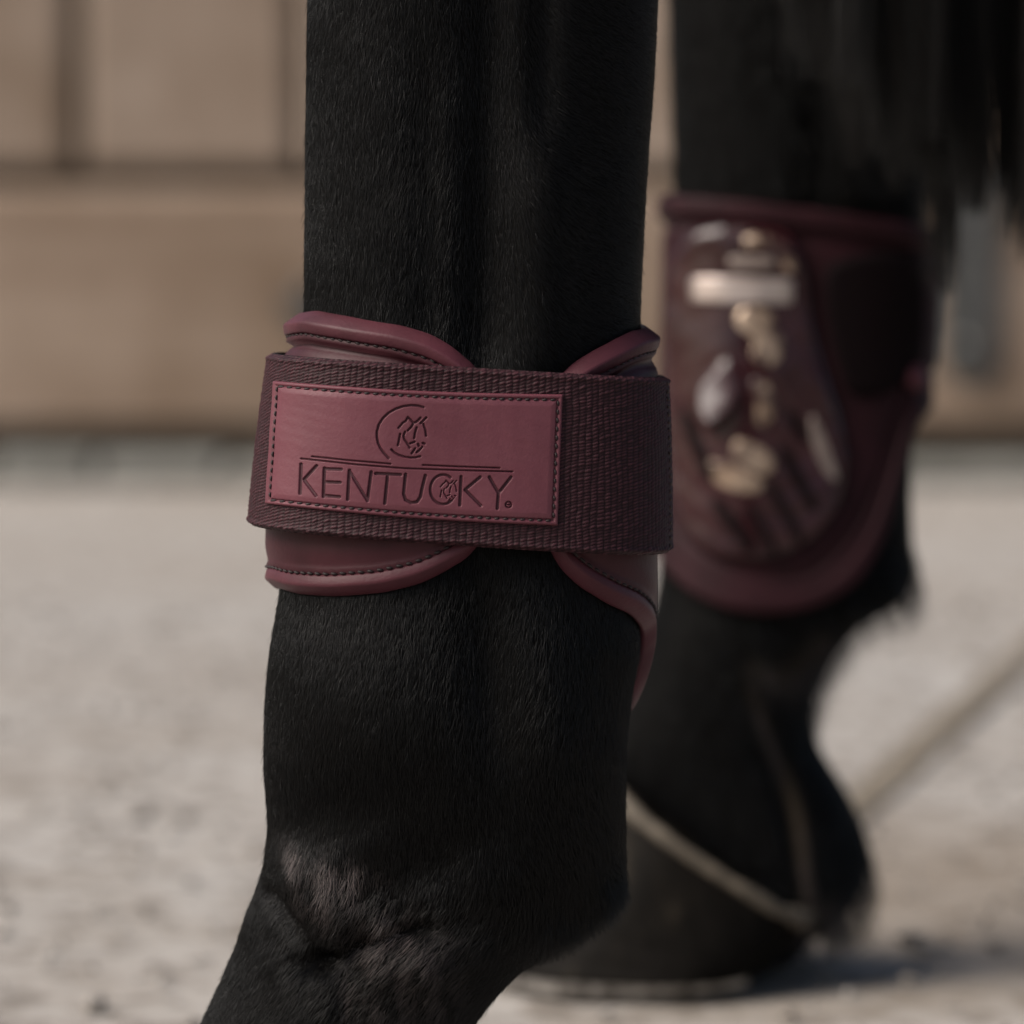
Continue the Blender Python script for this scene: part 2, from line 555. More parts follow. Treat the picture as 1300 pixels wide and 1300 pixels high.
def near_ring(i):
    y = nrows[i]
    xl, z = W(nL[i], y, Y1); xr, _ = W(nR[i], y, Y1)
    s, c = sup(TH, 2.25)
    a = (xr - xl) / 2; cx = (xr + xl) / 2
    X = cx + a * s; Yv = Y1 - nD[i] * c
    px = (nL[i] + nR[i]) / 2 + (nR[i] - nL[i]) / 2 * s
    d = near_relief(px, np.full_like(px, y), np.cos(TH))
    nx, ny = s / a, -c / nD[i]
    ln = np.hypot(nx, ny) + 1e-9
    X = X + d * nx / ln; Yv = Yv + d * ny / ln
    return np.stack([X, Yv, np.full_like(X, z)], 1)

rings = [near_ring(i) for i in range(len(nrows))]
n_near = len(rings)
far_cx = float(W(1017, 0, Y2)[0])
upper = [(-.004, 1.0, .46, .053, .037, 0), (.012, 1.0, .53, .064, .044, 0), (.010, 1.0, .60, .062, .046, 0), (-.03, 1.01, .70, .062, .050, 0),
         (-.07, 1.03, .82, .095, .065, .1), (-.10, 1.06, .95, .15, .085, .25), (-.07, 1.10, 1.1, .21, .12, .5), (-.02, 1.16, 1.25, .25, .15, 1.0), (.0, 1.225, 1.31, .27, .17, math.pi / 2)]
full_u = upper + [(x, 2.45 - y, z, a, b, math.pi - p) for (x, y, z, a, b, p) in reversed(upper[:-1])]
for k, (x, y, z, a, b, p) in enumerate(full_u):
    f_ = k / (len(full_u) - 1)
    xo = far_cx * smoothstep(.2, .9, f_)
    s, c = sup(TH, 2.2)
    X = x + xo + a * s
    Yv = y - b * c * math.cos(p)
    Z = z + b * c * math.sin(p)
    rings.append(np.stack([X, Yv, Z], 1))

FP = np.array([
    (-330, 846, 1195, .034), (-150, 848, 1190, .033), (0, 850, 1184, .032), (200, 856, 1178, .031), (300, 856, 1174, .031), (450, 852, 1166, .032), (560, 848, 1158, .034),
    (640, 842, 1156, .036), (700, 838, 1158, .0375), (740, 834, 1158, .038), (765, 829, 1142, .0375), (790, 822, 1100, .036), (830, 811, 1062, .034),
    (870, 800, 1040, .0325), (900, 792, 1030, .032), (940, 786, 1036, .032), (980, 790, 1060, .033), (1020, 815, 1083, .0345), (1060, 850, 1097, .0355),
    (1100, 900, 1100, .0355), (1135, 950, 1088, .033), (1165, 985, 1066, .027), (1185, 1000, 1040, .016)])
frows = np.arange(-330, 1186, 5.0)
fL = pinterp(frows, FP[:, 0], FP[:, 1]); fR = pinterp(frows, FP[:, 0], FP[:, 2]); fD = pinterp(frows, FP[:, 0], FP[:, 3])
for i, y in enumerate(frows):
    xl, z = W(fL[i], y, Y2); xr, _ = W(fR[i], y, Y2)
    s, c = sup(TH, 2.25)
    px = (fL[i] + fR[i]) / 2 + (fR[i] - fL[i]) / 2 * s
    near_side = smoothstep(.1, .5, -np.cos(TH))
    d = -.003 * np.exp(-((px - 1030) / 25) ** 2) * (y < 300) + .002 * gauss(px, y, 930, 870, 60, 70)
    d = d - .004 * gauss(px, y, 990, 1000, 14, 110, -.15)
    d = d * near_side
    X = (xl + xr) / 2 + (xr - xl) / 2 * s
    rings.append(np.stack([X, Y2 + (fD[i] + d) * c, np.full_like(X, z)], 1))
R = np.stack(rings)
nr = R.shape[0]
V = R.reshape(-1, 3)
Fq = grid_faces(nr, NT_, True)
faces = [tuple(q) for q in Fq[:, ::-1].tolist()]
faces.append(tuple(range(NT_)))
faces.append(tuple(reversed(range((nr - 1) * NT_, nr * NT_))))
horse = mesh_obj("horse", V, faces, M_COAT)
tag(horse, "black horse standing with both hind legs in maroon boots on the pale yard", "horse")
# tan streaks (attribute) on the far pastern
def project(P):
    rel = P - np.array([0, 0, CAM_H])
    f = rel[:, 1] * CP - rel[:, 2] * SP
    u = rel[:, 1] * SP + rel[:, 2] * CP
    return 650 + FPX * rel[:, 0] / f, 650 - FPX * u / f
ppx, ppy = project(V)
st = np.exp(-(seg_d(ppx, ppy, [(955, 880), (985, 960), (1012, 1040), (1022, 1130), (1010, 1165)]) / 7) ** 2) * .22
st += np.exp(-(seg_d(ppx, ppy, [(1045, 815), (1000, 860), (960, 850)]) / 14) ** 2) * .16
st += np.exp(-(seg_d(ppx, ppy, [(1060, 1150), (1010, 1165)]) / 12) ** 2) * .2
st *= (V[:, 1] > 1.25) * (V[:, 1] < Y2 + .01)
add_attr(horse, "tan_streak", st)

# ---- hooves
def make_hoof(Yc, toe, heel, ctoe, cheel, hw, chw, yaw):
    """base toe/heel photo px, coronet toe/heel px, half widths base/coronet"""
    z0 = .0048
    n = 72
    th = np.linspace(0, 2 * np.pi, n, endpoint=False)
    bx0, bx1 = W(toe, 0, Yc)[0], W(heel, 0, Yc)[0]
    (cx0, cz0), (cx1, cz1) = W(ctoe[0], ctoe[1], Yc), W(cheel[0], cheel[1], Yc)
    # outline: round toe (s=-1), blunter heel
    s, c = np.sin(th), np.cos(th)
    k = np.where(s > 0, .80, 1.0)
    prof = np.linspace(0, 1, 24)
    rows = []
    for t_ in prof:
        xa = bx0 + (cx0 - bx0) * t_; xb = bx1 + (cx1 - bx1) * t_
        zf, zb = z0 + (cz0 - z0) * t_, z0 + (cz1 - z0) * t_
        half = hw + (chw - hw) * t_
        u = np.where(s > 0, np.abs(s) ** .5, s)
        X = (xa + xb) / 2 + (xb - xa) / 2 * u
        Yv = -half * np.where(s > 0, np.sign(c) * np.abs(c) ** .5, c) * (1 - .14 * np.clip(u, 0, 1))
        Z = zf + (zb - zf) * (u * .5 + .5)
        grow = .00025 * math.sin(t_ * 34) * (t_ > .05) + .0012 * math.exp(-((t_ - .93) / .05) ** 2)
        rows.append(np.stack([X + grow * s, Yc + Yv - grow * c, Z], 1))
    rows.append(rows[-1] * .25 + rows[-1].mean(0) * .75)
    P = np.stack(rows)
    ctr = np.array([(bx0 + bx1) / 2, Yc, 0])
    cy, sy = math.cos(yaw), math.sin(yaw)
    def rot(p, fall=None):
        q = p - ctr
        cy, sy = math.cos(yaw), math.sin(yaw)
        if fall is not None:
            cy, sy = np.cos(yaw * fall)[:, None], np.sin(yaw * fall)[:, None]
        return np.stack([q[..., 0] * cy - q[..., 1] * sy, q[..., 0] * sy + q[..., 1] * cy, q[..., 2]], -1) + ctr
    P = rot(P, np.concatenate([1 - .45 * prof, [.55]]))
    base_f = [tuple(range(n))]
    fs = [tuple(q) for q in grid_faces(len(rows), n, True)[:, ::-1].tolist()] + base_f + [tuple(reversed(range((len(rows) - 1) * n, len(rows) * n)))]
    hoof = mesh_obj("hoof", P.reshape(-1, 3), fs, M_HOOF, horse)
    # pale coronet fringe
    ring = P[23]; cc = ring.mean(0)
    m = 10; rr = .0031
    tv = []
    for a in np.linspace(0, 2 * np.pi, m, endpoint=False):
        out = (ring - cc); out[:, 2] = 0
        out /= np.linalg.norm(out, axis=1)[:, None]
        jit = 1 + .5 * fbm(th / 6.28 * 6, th * 0, 4, 3)
        tv.append(ring + out * (.0006 + rr * .7 * math.cos(a) * jit)[:, None] + np.array([0, 0, 1.0]) * (rr * math.sin(a) * jit)[:, None])
    tv = np.stack(tv + [tv[0]])
    mesh_obj("coronet_band", tv.reshape(-1, 3), grid_faces(m + 1, n, True), M_CORONET, hoof)
    # horseshoe: U of steel under the wall, open at the heel
    sel = np.linspace(math.radians(115), math.radians(425), 60) + math.pi / 2 - math.pi / 2
    sv = []
    for (ko, zz) in ((1.02, .0005), (1.02, .0050), (.74, .0045), (.74, .0005)):
        s2, c2 = np.sin(sel), np.cos(sel)
        X = (bx0 + bx1) / 2 + (bx1 - bx0) / 2 * s2 * ko
        Yv = Yc - hw * c2 * ko * (1 - .18 * np.clip(s2, 0, 1))
        sv.append(rot(np.stack([X, Yv, np.full_like(X, zz)], 1)))
    sv.append(sv[0])
    sh = mesh_obj("horseshoe", np.stack(sv).reshape(-1, 3), grid_faces(5, 60)[:, ::-1], M_STEEL, hoof, False)
    return hoof
make_hoof(1.452, 622, 1008, (765, 968), (1040, 1150), .067, .046, -.42)
make_hoof(Y1, 30, 555, (205, 1375), (560, 1545), .062, .048, 0)

# ---- hair curves
def hair(name, pts, rad, mat, parent, attrs):
    n, k, _ = pts.shape
    hc = bpy.data.hair_curves.new(name)
    hc.add_curves([k] * n)
    hc.attributes["position"].data.foreach_set("vector", pts.astype(np.float32).ravel())
    ra = hc.attributes.get("radius") or hc.attributes.new("radius", 'FLOAT', 'POINT')
    ra.data.foreach_set("value", rad.astype(np.float32).ravel())
    for nm, vals in attrs.items():
        a = hc.attributes.new(nm, 'FLOAT', 'CURVE')
        a.data.foreach_set("value", vals.astype(np.float32))
    hc.materials.append(mat)
    o = bpy.data.objects.new(name, hc)
    COL.objects.link(o)
    o.parent = parent
    return o
S.cycles_curves.shape = 'RIBBONS' if hasattr(S, "cycles_curves") else 'RIBBONS'

# near-leg coat
NH = 430000
rr = rng.uniform(1, n_near - 2, NH * 2); tt = rng.uniform(0, NT_, NH * 2)
yrow = nrows[0] + (nrows[1] - nrows[0]) * rr
keep = (yrow < 1420) & (yrow > -325 + 60 * rng.uniform(0, 1, NH * 2) ** 2) & ~((yrow > 505) & (yrow < 650))
# fewer on the far side
front = np.cos(tt / NT_ * 2 * np.pi)
keep &= rng.uniform(0, 1, NH * 2) < np.where(front > -.25, 1, .45)
rr, tt, yrow = rr[keep][:NH], tt[keep][:NH], yrow[keep][:NH]
def surf(r, t_):
    i = np.clip(np.floor(r).astype(int), 0, n_near - 2); f = (r - i)[:, None]
    j = np.floor(t_).astype(int) % NT_; g_ = (t_ - np.floor(t_))[:, None]
    j2 = (j + 1) % NT_
    return (R[i, j] * (1 - f) + R[i + 1, j] * f) * (1 - g_) + (R[i, j2] * (1 - f) + R[i + 1, j2] * f) * g_
P0 = surf(rr, tt)
e = .6
dr = surf(np.clip(rr - e, 0, n_near - 1.01), tt) - P0       # downwards
dt = surf(rr, tt + e) - P0
dr /= np.linalg.norm(dr, axis=1)[:, None] + 1e-12
dt /= np.linalg.norm(dt, axis=1)[:, None] + 1e-12
nrm = np.cross(dr, dt)
nrm /= np.linalg.norm(nrm, axis=1)[:, None] + 1e-12
ctr = R[np.clip(rr.astype(int), 0, n_near - 1)].mean(1)
sg = np.sign(np.einsum('ij,ij->i', nrm, P0 - ctr)); nrm *= sg[:, None]
hx, hy = project(P0)
# flow: down on the bone, sweeping backwards over the tendon, swirls by noise
back = smoothstep(600, 760, hx) * (1 - smoothstep(430, 600, hy)) * (P0[:, 1] < Y1 + .005)
ang = .12 * fbm(hx / 230, hy / 170, 21, 3) + 1.15 * back + .35 * smoothstep(560, 760, hx) * smoothstep(900, 1100, hy)
ang += rng.normal(0, .16, len(ang))
fl = dr * np.cos(ang)[:, None] + dt * np.sin(ang)[:, None]
eg = np.clip(gauss(hx, hy, 785, 1128, 34, 42) + .8 * gauss(hx, hy, 720, 1170, 70, 30), 0, 1)[:, None]
hang = np.array([.25, 0, -1.0]) + rng.normal(0, .18, fl.shape)
fl = fl * (1 - eg) + hang * eg
fl /= np.linalg.norm(fl, axis=1)[:, None]
scurf_sheen_mask = (.9 * gauss(hx, hy, 425, 1128, 34, 34, .7) + .8 * gauss(hx, hy, 378, 1090, 12, 26, -.5) + .7 * gauss(hx, hy, 440, 1105, 34, 12, .2)
            + .85 * gauss(hx, hy, 492, 1190, 34, 34, -.2) + .45 * gauss(hx, hy, 545, 1215, 50, 40) + .35 * gauss(hx, hy, 520, 1280, 60, 40)
            + .3 * gauss(hx, hy, 450, 1250, 14, 40)) * (P0[:, 1] < Y1) * np.clip(.75 + .7 * fbm(hx / 40, hy / 60, 41, 3), .1, 1.3)
pale_tint = np.clip(scurf_sheen_mask * rng.uniform(0, 1.1, len(hx)) ** 1.6, 0, .8)  # grey scurf and the sheen of the hair, both painted as paler colour
ln = rng.uniform(.0020, .0042, len(hx))
erg = gauss(hx, hy, 770, 1135, 60, 45) + .8 * gauss(hx, hy, 690, 1190, 70, 40)
ln *= 1 + .8 * np.clip(erg, 0, 1) + .35 * np.clip(scurf_sheen_mask, 0, 1)
lift = rng.uniform(.03, .13, len(hx)) + .12 * np.clip(scurf_sheen_mask, 0, 1)
lift[rng.uniform(0, 1, len(hx)) < .015] += .2
K = 4
pts = np.zeros((len(hx), K, 3)); rad = np.zeros((len(hx), K))
side = rng.normal(0, .06, len(hx))
for k in range(K):
    s_ = k / (K - 1)
    pts[:, k] = P0 - nrm * .0002 + fl * (ln * s_)[:, None] + nrm * (ln * (lift * s_ + .05 * np.sin(s_ * 2.5)))[:, None] + np.cross(nrm, fl) * (side * ln * s_ * s_)[:, None]
    rad[:, k] = .000048 * (1 - .7 * s_)
shade = np.clip(rng.beta(.9, 2.6, len(hx)) + .05 * fbm(hx / 90, hy / 130, 8, 3), 0, 1)
coat = hair("coat", pts, rad, M_HAIR, horse, {"pale_tint": pale_tint, "shade": shade})
coat["kind"] = "stuff"

# sparse coat on the far leg, enough to break its edge
NF = 26000
fr_ = rng.uniform(0, len(frows) - 2, NF); ft = rng.uniform(0, NT_, NF)
off = nr - len(frows)
i = fr_.astype(int) + off; jx = ft.astype(int) % NT_
Q0 = R[i, jx]
cq = R[i].mean(1)
out = Q0 - cq; out /= np.linalg.norm(out, axis=1)[:, None] + 1e-9
qx, qy = project(Q0)
lq = rng.uniform(.006, .011, NF) * (1 + .3 * gauss(qx, qy, 1150, 755, 30, 35) + .8 * gauss(qx, qy, 1060, 1130, 60, 60))
pts = np.zeros((NF, 3, 3)); rad = np.zeros((NF, 3))
for k in range(3):
    s_ = k / 2
    pts[:, k] = Q0 + out * (lq * .25 * s_)[:, None] + np.array([.15, 0, -1.0]) * (lq * s_)[:, None] + rng.normal(0, .0004, (NF, 3)) * s_
    rad[:, k] = .00011 * (1 - .7 * s_)
sel = (qy < 240) | (qy > 690)
fst = st.reshape(nr, NT_)[i, jx]
coat2 = hair("coat", pts[sel], rad[sel], M_HAIR, horse, {"pale_tint": np.clip(fst[sel] * 1.2, 0, 1), "shade": (.35 * rng.beta(1.3, 3, NF))[sel]})
coat2["kind"] = "stuff"

# tail
nl = 64
lx = np.linspace(.096, .25, nl) + rng.normal(0, .002, nl); ly = rng.uniform(1.24, 1.36, nl)
ltip = np.interp(lx, [.094, .11, .135, .17, .25], [.326, .306, .286, .272, .262]) + rng.normal(0, .010, nl)
NTL = 18000
li = rng.integers(0, nl, NTL)
K = 9
pts = np.zeros((NTL, K, 3)); rad = np.zeros((NTL, K))
jit = rng.normal(0, 1, (NTL, 2)); tipv = rng.exponential(.030, NTL)
root = np.stack([.262 + rng.normal(0, .018, NTL), 1.228 + rng.normal(0, .018, NTL), rng.uniform(1.16, 1.3, NTL)], 1)
ph = rng.uniform(0, 6.28, nl)
for k in range(K):
    s_ = k / (K - 1)
    tx = lx[li] + jit[:, 0] * .0075 * (1 - .6 * s_); ty = ly[li] + jit[:, 1] * .010 * (1 - .6 * s_)
    tz = ltip[li] + tipv
    m = smoothstep(0, .45, s_)
    pts[:, k, 0] = root[:, 0] * (1 - m) + tx * m + .006 * np.sin(s_ * 7 + ph[li]) * s_
    pts[:, k, 1] = root[:, 1] * (1 - m) + ty * m + .006 * np.cos(s_ * 6 + ph[li]) * s_
    pts[:, k, 2] = root[:, 2] + (tz - root[:, 2]) * s_
    rad[:, k] = .00016 * (1 - .5 * s_ ** 3)
tail = hair("tail", pts, rad, M_TAIL, horse, {"shade": np.clip(rng.beta(1.2, 4, NTL) + .15 * (rng.uniform(0, 1, nl)[li] - .5), 0, 1)})
tail["kind"] = "stuff"

# ------------------------------------------------------------------ near boot
def section(rows, Lr, Rr, Dr, Yc, y):
    """centre x, half width, half depth and height of a leg at photo row y"""
    l = np.interp(y, rows, Lr); r = np.interp(y, rows, Rr); d = np.interp(y, rows, Dr)
    xl, z = W(l, y, Yc); xr, _ = W(r, y, Yc)
    return (xl + xr) / 2, (xr - xl) / 2, d, z
def near_sec(y): return section(nrows[::-1], nL[::-1], nR[::-1], nD[::-1], Y1, y)
def far_sec(y): return section(frows, fL, fR, fD, Y2, y)

def edge_from_px(pts, sec, Yc, off, n):
    """near-side photo points -> (theta, row on the leg's mid plane)"""
    res = []
    for (x, y) in pts:
        y0, x0 = y, x
        for _ in range(6):
            cx, a, d, z = sec(y0)
            X0 = W(x0, y0, Yc)[0]
            u = np.clip((X0 - cx) / (a + off), -.999, .999)
            th = math.asin(np.sign(u) * abs(u) ** (n / 2))
            dep = Yc - (d + off) * abs(math.cos(th)) ** (2 / n)
            y0 = YH + (y - YH) * dep / Yc; x0 = 650 + (x - 650) * dep / Yc
        res.append((th, y0))
    return res

def boot_surface(th, y, off, sec, Yc, n):
    """arrays theta,row,offset -> points"""
    cx, a, d, z = sec(y)
    s, c = sup(th, n)
    return np.stack([cx + (a + off) * s, Yc - (d + off) * c, z + 0 * s], -1)

BN = 2.3
# around the leg: from the back flap end (33 deg) right round behind to the front flap end (365 deg)
topR = edge_from_px([(690, 535), (703, 492), (716, 476), (740, 458), (765, 444), (795, 429), (815, 420)], near_sec, Y1, .004, BN)
topL = edge_from_px([(366, 399), (390, 394), (430, 401), (500, 412), (545, 424), (580, 443), (600, 460), (612, 472), (622, 492), (630, 535)], near_sec, Y1, .004, BN)
botR = edge_from_px([(690, 640), (695, 684), (703, 704), (720, 727), (745, 748), (780, 768), (808, 780)], near_sec, Y1, .003, BN)
botL = edge_from_px([(349, 748), (372, 755), (420, 758), (480, 754), (530, 743), (570, 725), (592, 711), (606, 699), (618, 680), (630, 640)], near_sec, Y1, .003, BN)
T2 = math.pi * 2
top_e = topR + [(math.radians(100), 412), (math.radians(130), 400), (math.radians(180), 388), (math.radians(235), 390)] + [(t_ + T2, y) for t_, y in topL]
bot_e = botR + [(math.radians(86), 803), (math.radians(98), 878), (math.radians(110), 925), (math.radians(125), 938), (math.radians(142), 920), (math.radians(180), 850), (math.radians(225), 772), (math.radians(250), 752)] + [(t_ + T2, y) for t_, y in botL]
t0 = max(top_e[0][0], bot_e[0][0]); t1 = min(top_e[-1][0], bot_e[-1][0])
NB = 420
tb = np.linspace(t0, t1, NB)
ytop = np.interp(tb, *np.array(sorted(top_e)).T); ybot = np.interp(tb, *np.array(sorted(bot_e)).T)
def gsm(a, s):
    k = np.arange(-3 * s, 3 * s + 1); w = np.exp(-(k / s) ** 2 / 2); w /= w.sum()
    return np.convolve(np.pad(a, 3 * s, mode='edge'), w, 'valid')
ytop = gsm(ytop, 3); ybot = gsm(ybot, 3)

boot = empty("fetlock_boot", (float(W(590, 0, Y1)[0]), Y1, float(W(0, 800, Y1)[1])))
tag(boot, "maroon leather fetlock boot with stamped patch on its woven strap, on the nearer leg", "horse boot", "maroon boots on the horse's hind legs")

def boot_strip(name, prof, edge, sgn, mat, parent, tb, sec, Yc, n, closed=False, close_prof=False):
    """prof: list of (distance from edge in px towards the boot's middle, offset in m)"""
    rows = []
    for (d, off) in prof:
        rows.append(boot_surface(tb, edge + sgn * d, off, sec, Yc, n))
    P = np.stack(rows)
    f = grid_faces(len(prof), len(tb))
    if sgn < 0: f = f[:, ::-1]
    return mesh_obj(name, P.reshape(-1, 3), f[:, ::-1], mat, parent), P

MM = .001
# panel: reaches under both bindings, with the pressed fold next to the seam
cl = np.linspace(0, 1, 60)
hgt = ybot - ytop
rows = []
for c_ in cl:
    y = ytop + 14 + (hgt - 28) * c_
    dT = y - ytop; dB = ybot - y
    dm_ = np.minimum(dT, dB)
    off = 3.4 * MM + .9 * MM * np.exp(-((dT - 33) / 5.0) ** 2) - 1.6 * MM * np.exp(-((dT - 42) / 3.0) ** 2) + 1.1 * MM * smoothstep(43, 58, dT) * smoothstep(24, 60, dB)
    off = off + .7 * MM * np.exp(-((dB - 29) / 3.5) ** 2) - 1.0 * MM * np.exp(-((dB - 24) / 2.5) ** 2)
    rows.append(boot_surface(tb, y, off, near_sec, Y1, BN))
# inner face
for c_ in cl[::-1][::4]:
    y = ytop + 14 + (hgt - 28) * c_
    rows.append(boot_surface(tb, y, 0 * y + .8 * MM, near_sec, Y1, BN))
rows.append(rows[0])
P = np.stack(rows)
mesh_obj("boot_panel", P.reshape(-1, 3), grid_faces(len(rows), NB), M_BOOT, boot)
# bindings: padded rolls
def roll(h, o_in, o_out, k=18):
    pr = []
    for a in np.linspace(0, 2 * np.pi, k + 1):
        ca, sa = math.cos(a), math.sin(a)
        u = np.sign(ca) * abs(ca) ** .5; v_ = np.sign(sa) * abs(sa) ** .6
        pr.append((h * (.5 - .5 * u), o_in + (o_out - o_in) * (.5 + .5 * v_)))
    return pr
ytop_i = ytop
def rim(h, o):
    """bound edge: chamfered outwards from the leg, flat face, tucked in at the seam"""
    key = [(.10, .06), (.0, .22), (.03, .36), (.20, .62), (.42, .93), (.50, 1.0), (.60, 1.0), (.90, .93), (.98, .86), (1.0, .72), (.98, .5), (.92, .3), (.80, .06), (.45, .05), (.10, .06)]
    return [(h * a, o * b) for a, b in key]
boot_strip("top_binding", rim(28, 5.2 * MM), ytop, 1, M_BIND, boot, tb, near_sec, Y1, BN)
boot_strip("bottom_binding", rim(27, 4.3 * MM), ybot, -1, M_BIND, boot, tb, near_sec, Y1, BN)

def capsule(p0, p1, r, nrm_, k=6):
    """a thread stitch lying from p0 to p1, bowed outwards"""
    p0, p1, nrm_ = map(np.array, (p0, p1, nrm_))
    d = p1 - p0; L_ = np.linalg.norm(d); d = d / L_
    b = np.cross(d, nrm_); b /= np.linalg.norm(b)
    n_ = np.cross(b, d)
    v = []
    for s_, rs, hh in ((0, .35, -.6), (.18, .9, .1), (.5, 1.0, .35), (.82, .9, .1), (1, .35, -.6)):
        for a in np.linspace(0, 2 * np.pi, k, endpoint=False):
            v.append(p0 + d * L_ * s_ + n_ * r * hh + r * rs * (math.cos(a) * b + math.sin(a) * n_))
    return np.array(v)
cap_f = np.concatenate([grid_faces(5, 6, True)])
def stitches(name, paths, r, mat, parent):
    """paths: list of (p0,p1,normal)"""
    vs, fs = [], []
    for i, (a, b, n_) in enumerate(paths):
        vs.append(capsule(a, b, r, n_)); fs.append(cap_f + 30 * i)
    o = mesh_obj(name, np.concatenate(vs), np.concatenate(fs), mat, parent)
    o["kind"] = "stuff"
    return o
def edge_stitch(edge, sgn, d, off, pitch, fill, slant=1.2):
    y = edge + sgn * d
    P = boot_surface(tb, y, 0 * y + off, near_sec, Y1, BN)
    cum = np.concatenate([[0], np.cumsum(np.linalg.norm(np.diff(P, axis=0), axis=1))])
    out = []
    for s_ in np.arange(.003, cum[-1] - .003, pitch):
        a = np.array([np.interp(s_, cum, P[:, k]) for k in range(3)]); b = np.array([np.interp(s_ + pitch * fill, cum, P[:, k]) for k in range(3)])
        th = np.interp(s_, cum, tb)
        nn = np.array([math.sin(th), -math.cos(th), 0])
        b = b + np.array([0, 0, -slant * .00022])
        out.append((a, b, nn))
    return out
stitches("stitching", edge_stitch(ytop, 1, 28.5, 3.9 * MM, .0025, .70) + edge_stitch(ybot, -1, 29.0, 4.0 * MM, .0025, .70), .00036, M_THREAD, boot)

# ---- strap (webbing)
SN = 3.1
def strap_edges(x):
    """photo rows of upper and lower edge at column x (mid plane)"""
    return 448 + (x - 345) * .0585, 661.5 + (x - 318) * .0665
NU, NV = 1500, 230
u = np.linspace(0, 2 * np.pi, 6001)
s, c = sup(u, SN)
a0, d0 = .0515, .0425
cum = np.concatenate([[0], np.cumsum(np.hypot(np.diff(a0 * s), np.diff(d0 * c)))])
PER = cum[-1]
tu = np.interp(np.linspace(0, PER, NU, endpoint=False), cum, u)
su, cu = sup(tu, SN)
uu = np.linspace(0, PER, NU, endpoint=False)
vv = np.linspace(0, 1, NV)
VV, UU = np.meshgrid(vv, uu, indexing='ij')
lx_t, lx_b = 343.0, 319.0
rx_t, rx_b = 846.0, 850.0
def strap_point(vn, s, c, off):
    """vn 0 top..1 bottom"""
    bulge = 4 * vn * (1 - vn)
    l = lx_t + (lx_b - lx_t) * vn - 2.0 * bulge; r = rx_t + (rx_b - rx_t) * vn + 1.5 * bulge
    xp = (l + r) / 2 + (r - l) / 2 * s
    yt, yb = strap_edges(xp)
    y = yt + (yb - yt) * vn
    X, Z = W(xp, y, Y1)
    d = d0 - .0005 + .0018 * vn
    Yv = Y1 - d * c
    nx = np.sign(s) * np.abs(s) ** (SN - 1) / a0; ny = -np.sign(c) * np.abs(c) ** (SN - 1) / d0
    L_ = np.hypot(nx, ny) + 1e-9
    return np.stack([X + off * nx / L_, Yv + off * ny / L_, Z], -1)
SV = np.broadcast_to(su, VV.shape); CV = np.broadcast_to(cu, VV.shape)
vm = VV * .0445
# twill webbing: columns of short slanting floats, alternate columns half a step on
wcol, wrow = .00165, .00084
ub = UU / wcol + .22 * fbm(UU * 70, vm * 50, 31, 3)
col = np.floor(ub); fu = ub - col
par = np.mod(col, 2)
vr = vm / wrow + .80 * (fu - .5) + .5 * par + .3 * fbm(UU * 90, vm * 90, 33, 3)
fv = vr - np.floor(vr)
wave = (np.sin(np.pi * fv) ** .8) * (np.sin(np.pi * np.clip(fu, 0, 1)) ** .4)
irr = np.random.default_rng(5).uniform(.5, 1.15, (600, 400))[(col.astype(int) % 600), (np.floor(vr).astype(int) % 400)]
wave = wave * irr
edge_m = smoothstep(0, .02, VV) * (1 - smoothstep(.98, 1, VV))
sel_l = np.exp(-((vm - .0012) / .0005) ** 2) + np.exp(-((vm - .0433) / .0005) ** 2)
off = .0002 + .00042 * wave - .0011 * (1 - edge_m) + .0003 * sel_l
off = off + .0004 * fbm(UU * 9, vm * 9, 17, 2)
outer = strap_point(VV, SV, CV, off)
inner_v = np.array([1.0, .66, .33, 0.0])
inner = np.stack([strap_point(np.full(NU, q), su, cu, -.0022) for q in inner_v])
P = np.concatenate([outer, inner, outer[:1]])
nrw = P.shape[0]
strap = mesh_obj("strap", P.reshape(-1, 3), grid_faces(nrw, NU, True), M_WEB, boot)
tag(strap, "dark maroon woven webbing strap")
add_attr(strap, "weave", np.concatenate([wave, np.zeros((nrw - NV, NU))]).ravel())
# surface used to lay the patch and stitches on
vq = np.broadcast_to(np.linspace(0, 1, 40)[:, None], (40, NU))
sm = strap_point(vq, np.broadcast_to(su, vq.shape), np.broadcast_to(cu, vq.shape), 0 * vq + .0005)
bv = BVHTree.FromPolygons([tuple(p) for p in sm.reshape(-1, 3).tolist()], grid_faces(sm.shape[0], sm.shape[1], True).tolist())
CAM = Vector((0, 0, CAM_H))
def cast(bvh, x, y):
    dx, dz = ray(x, y)
    d = Vector((float(dx), 1.0, float(dz)))
    hit, nn, _, _ = bvh.ray_cast(CAM, d.normalized())
    if hit is None: return None, None
    if nn.dot(d) > 0: nn = -nn
    return hit, nn

# stitched end of the strap at the back
pts = []
yy = np.linspace(486, 694, 23)
path = []
for y in yy:
    vn = (y - 481) / (697 - 481)
    th = math.radians(75)
    s1, c1 = sup(np.array([th]), SN)
    p = strap_point(np.array([vn]), s1, c1, np.array([.0006]))[0]
    path.append(p)
sp = [(path[i], path[i] + (path[i + 1] - path[i]) * .62, np.array([.9, -.45, 0])) for i in range(len(path) - 1)]
stitches("strap_stitching", sp, .00036, M_THREAD2, strap)

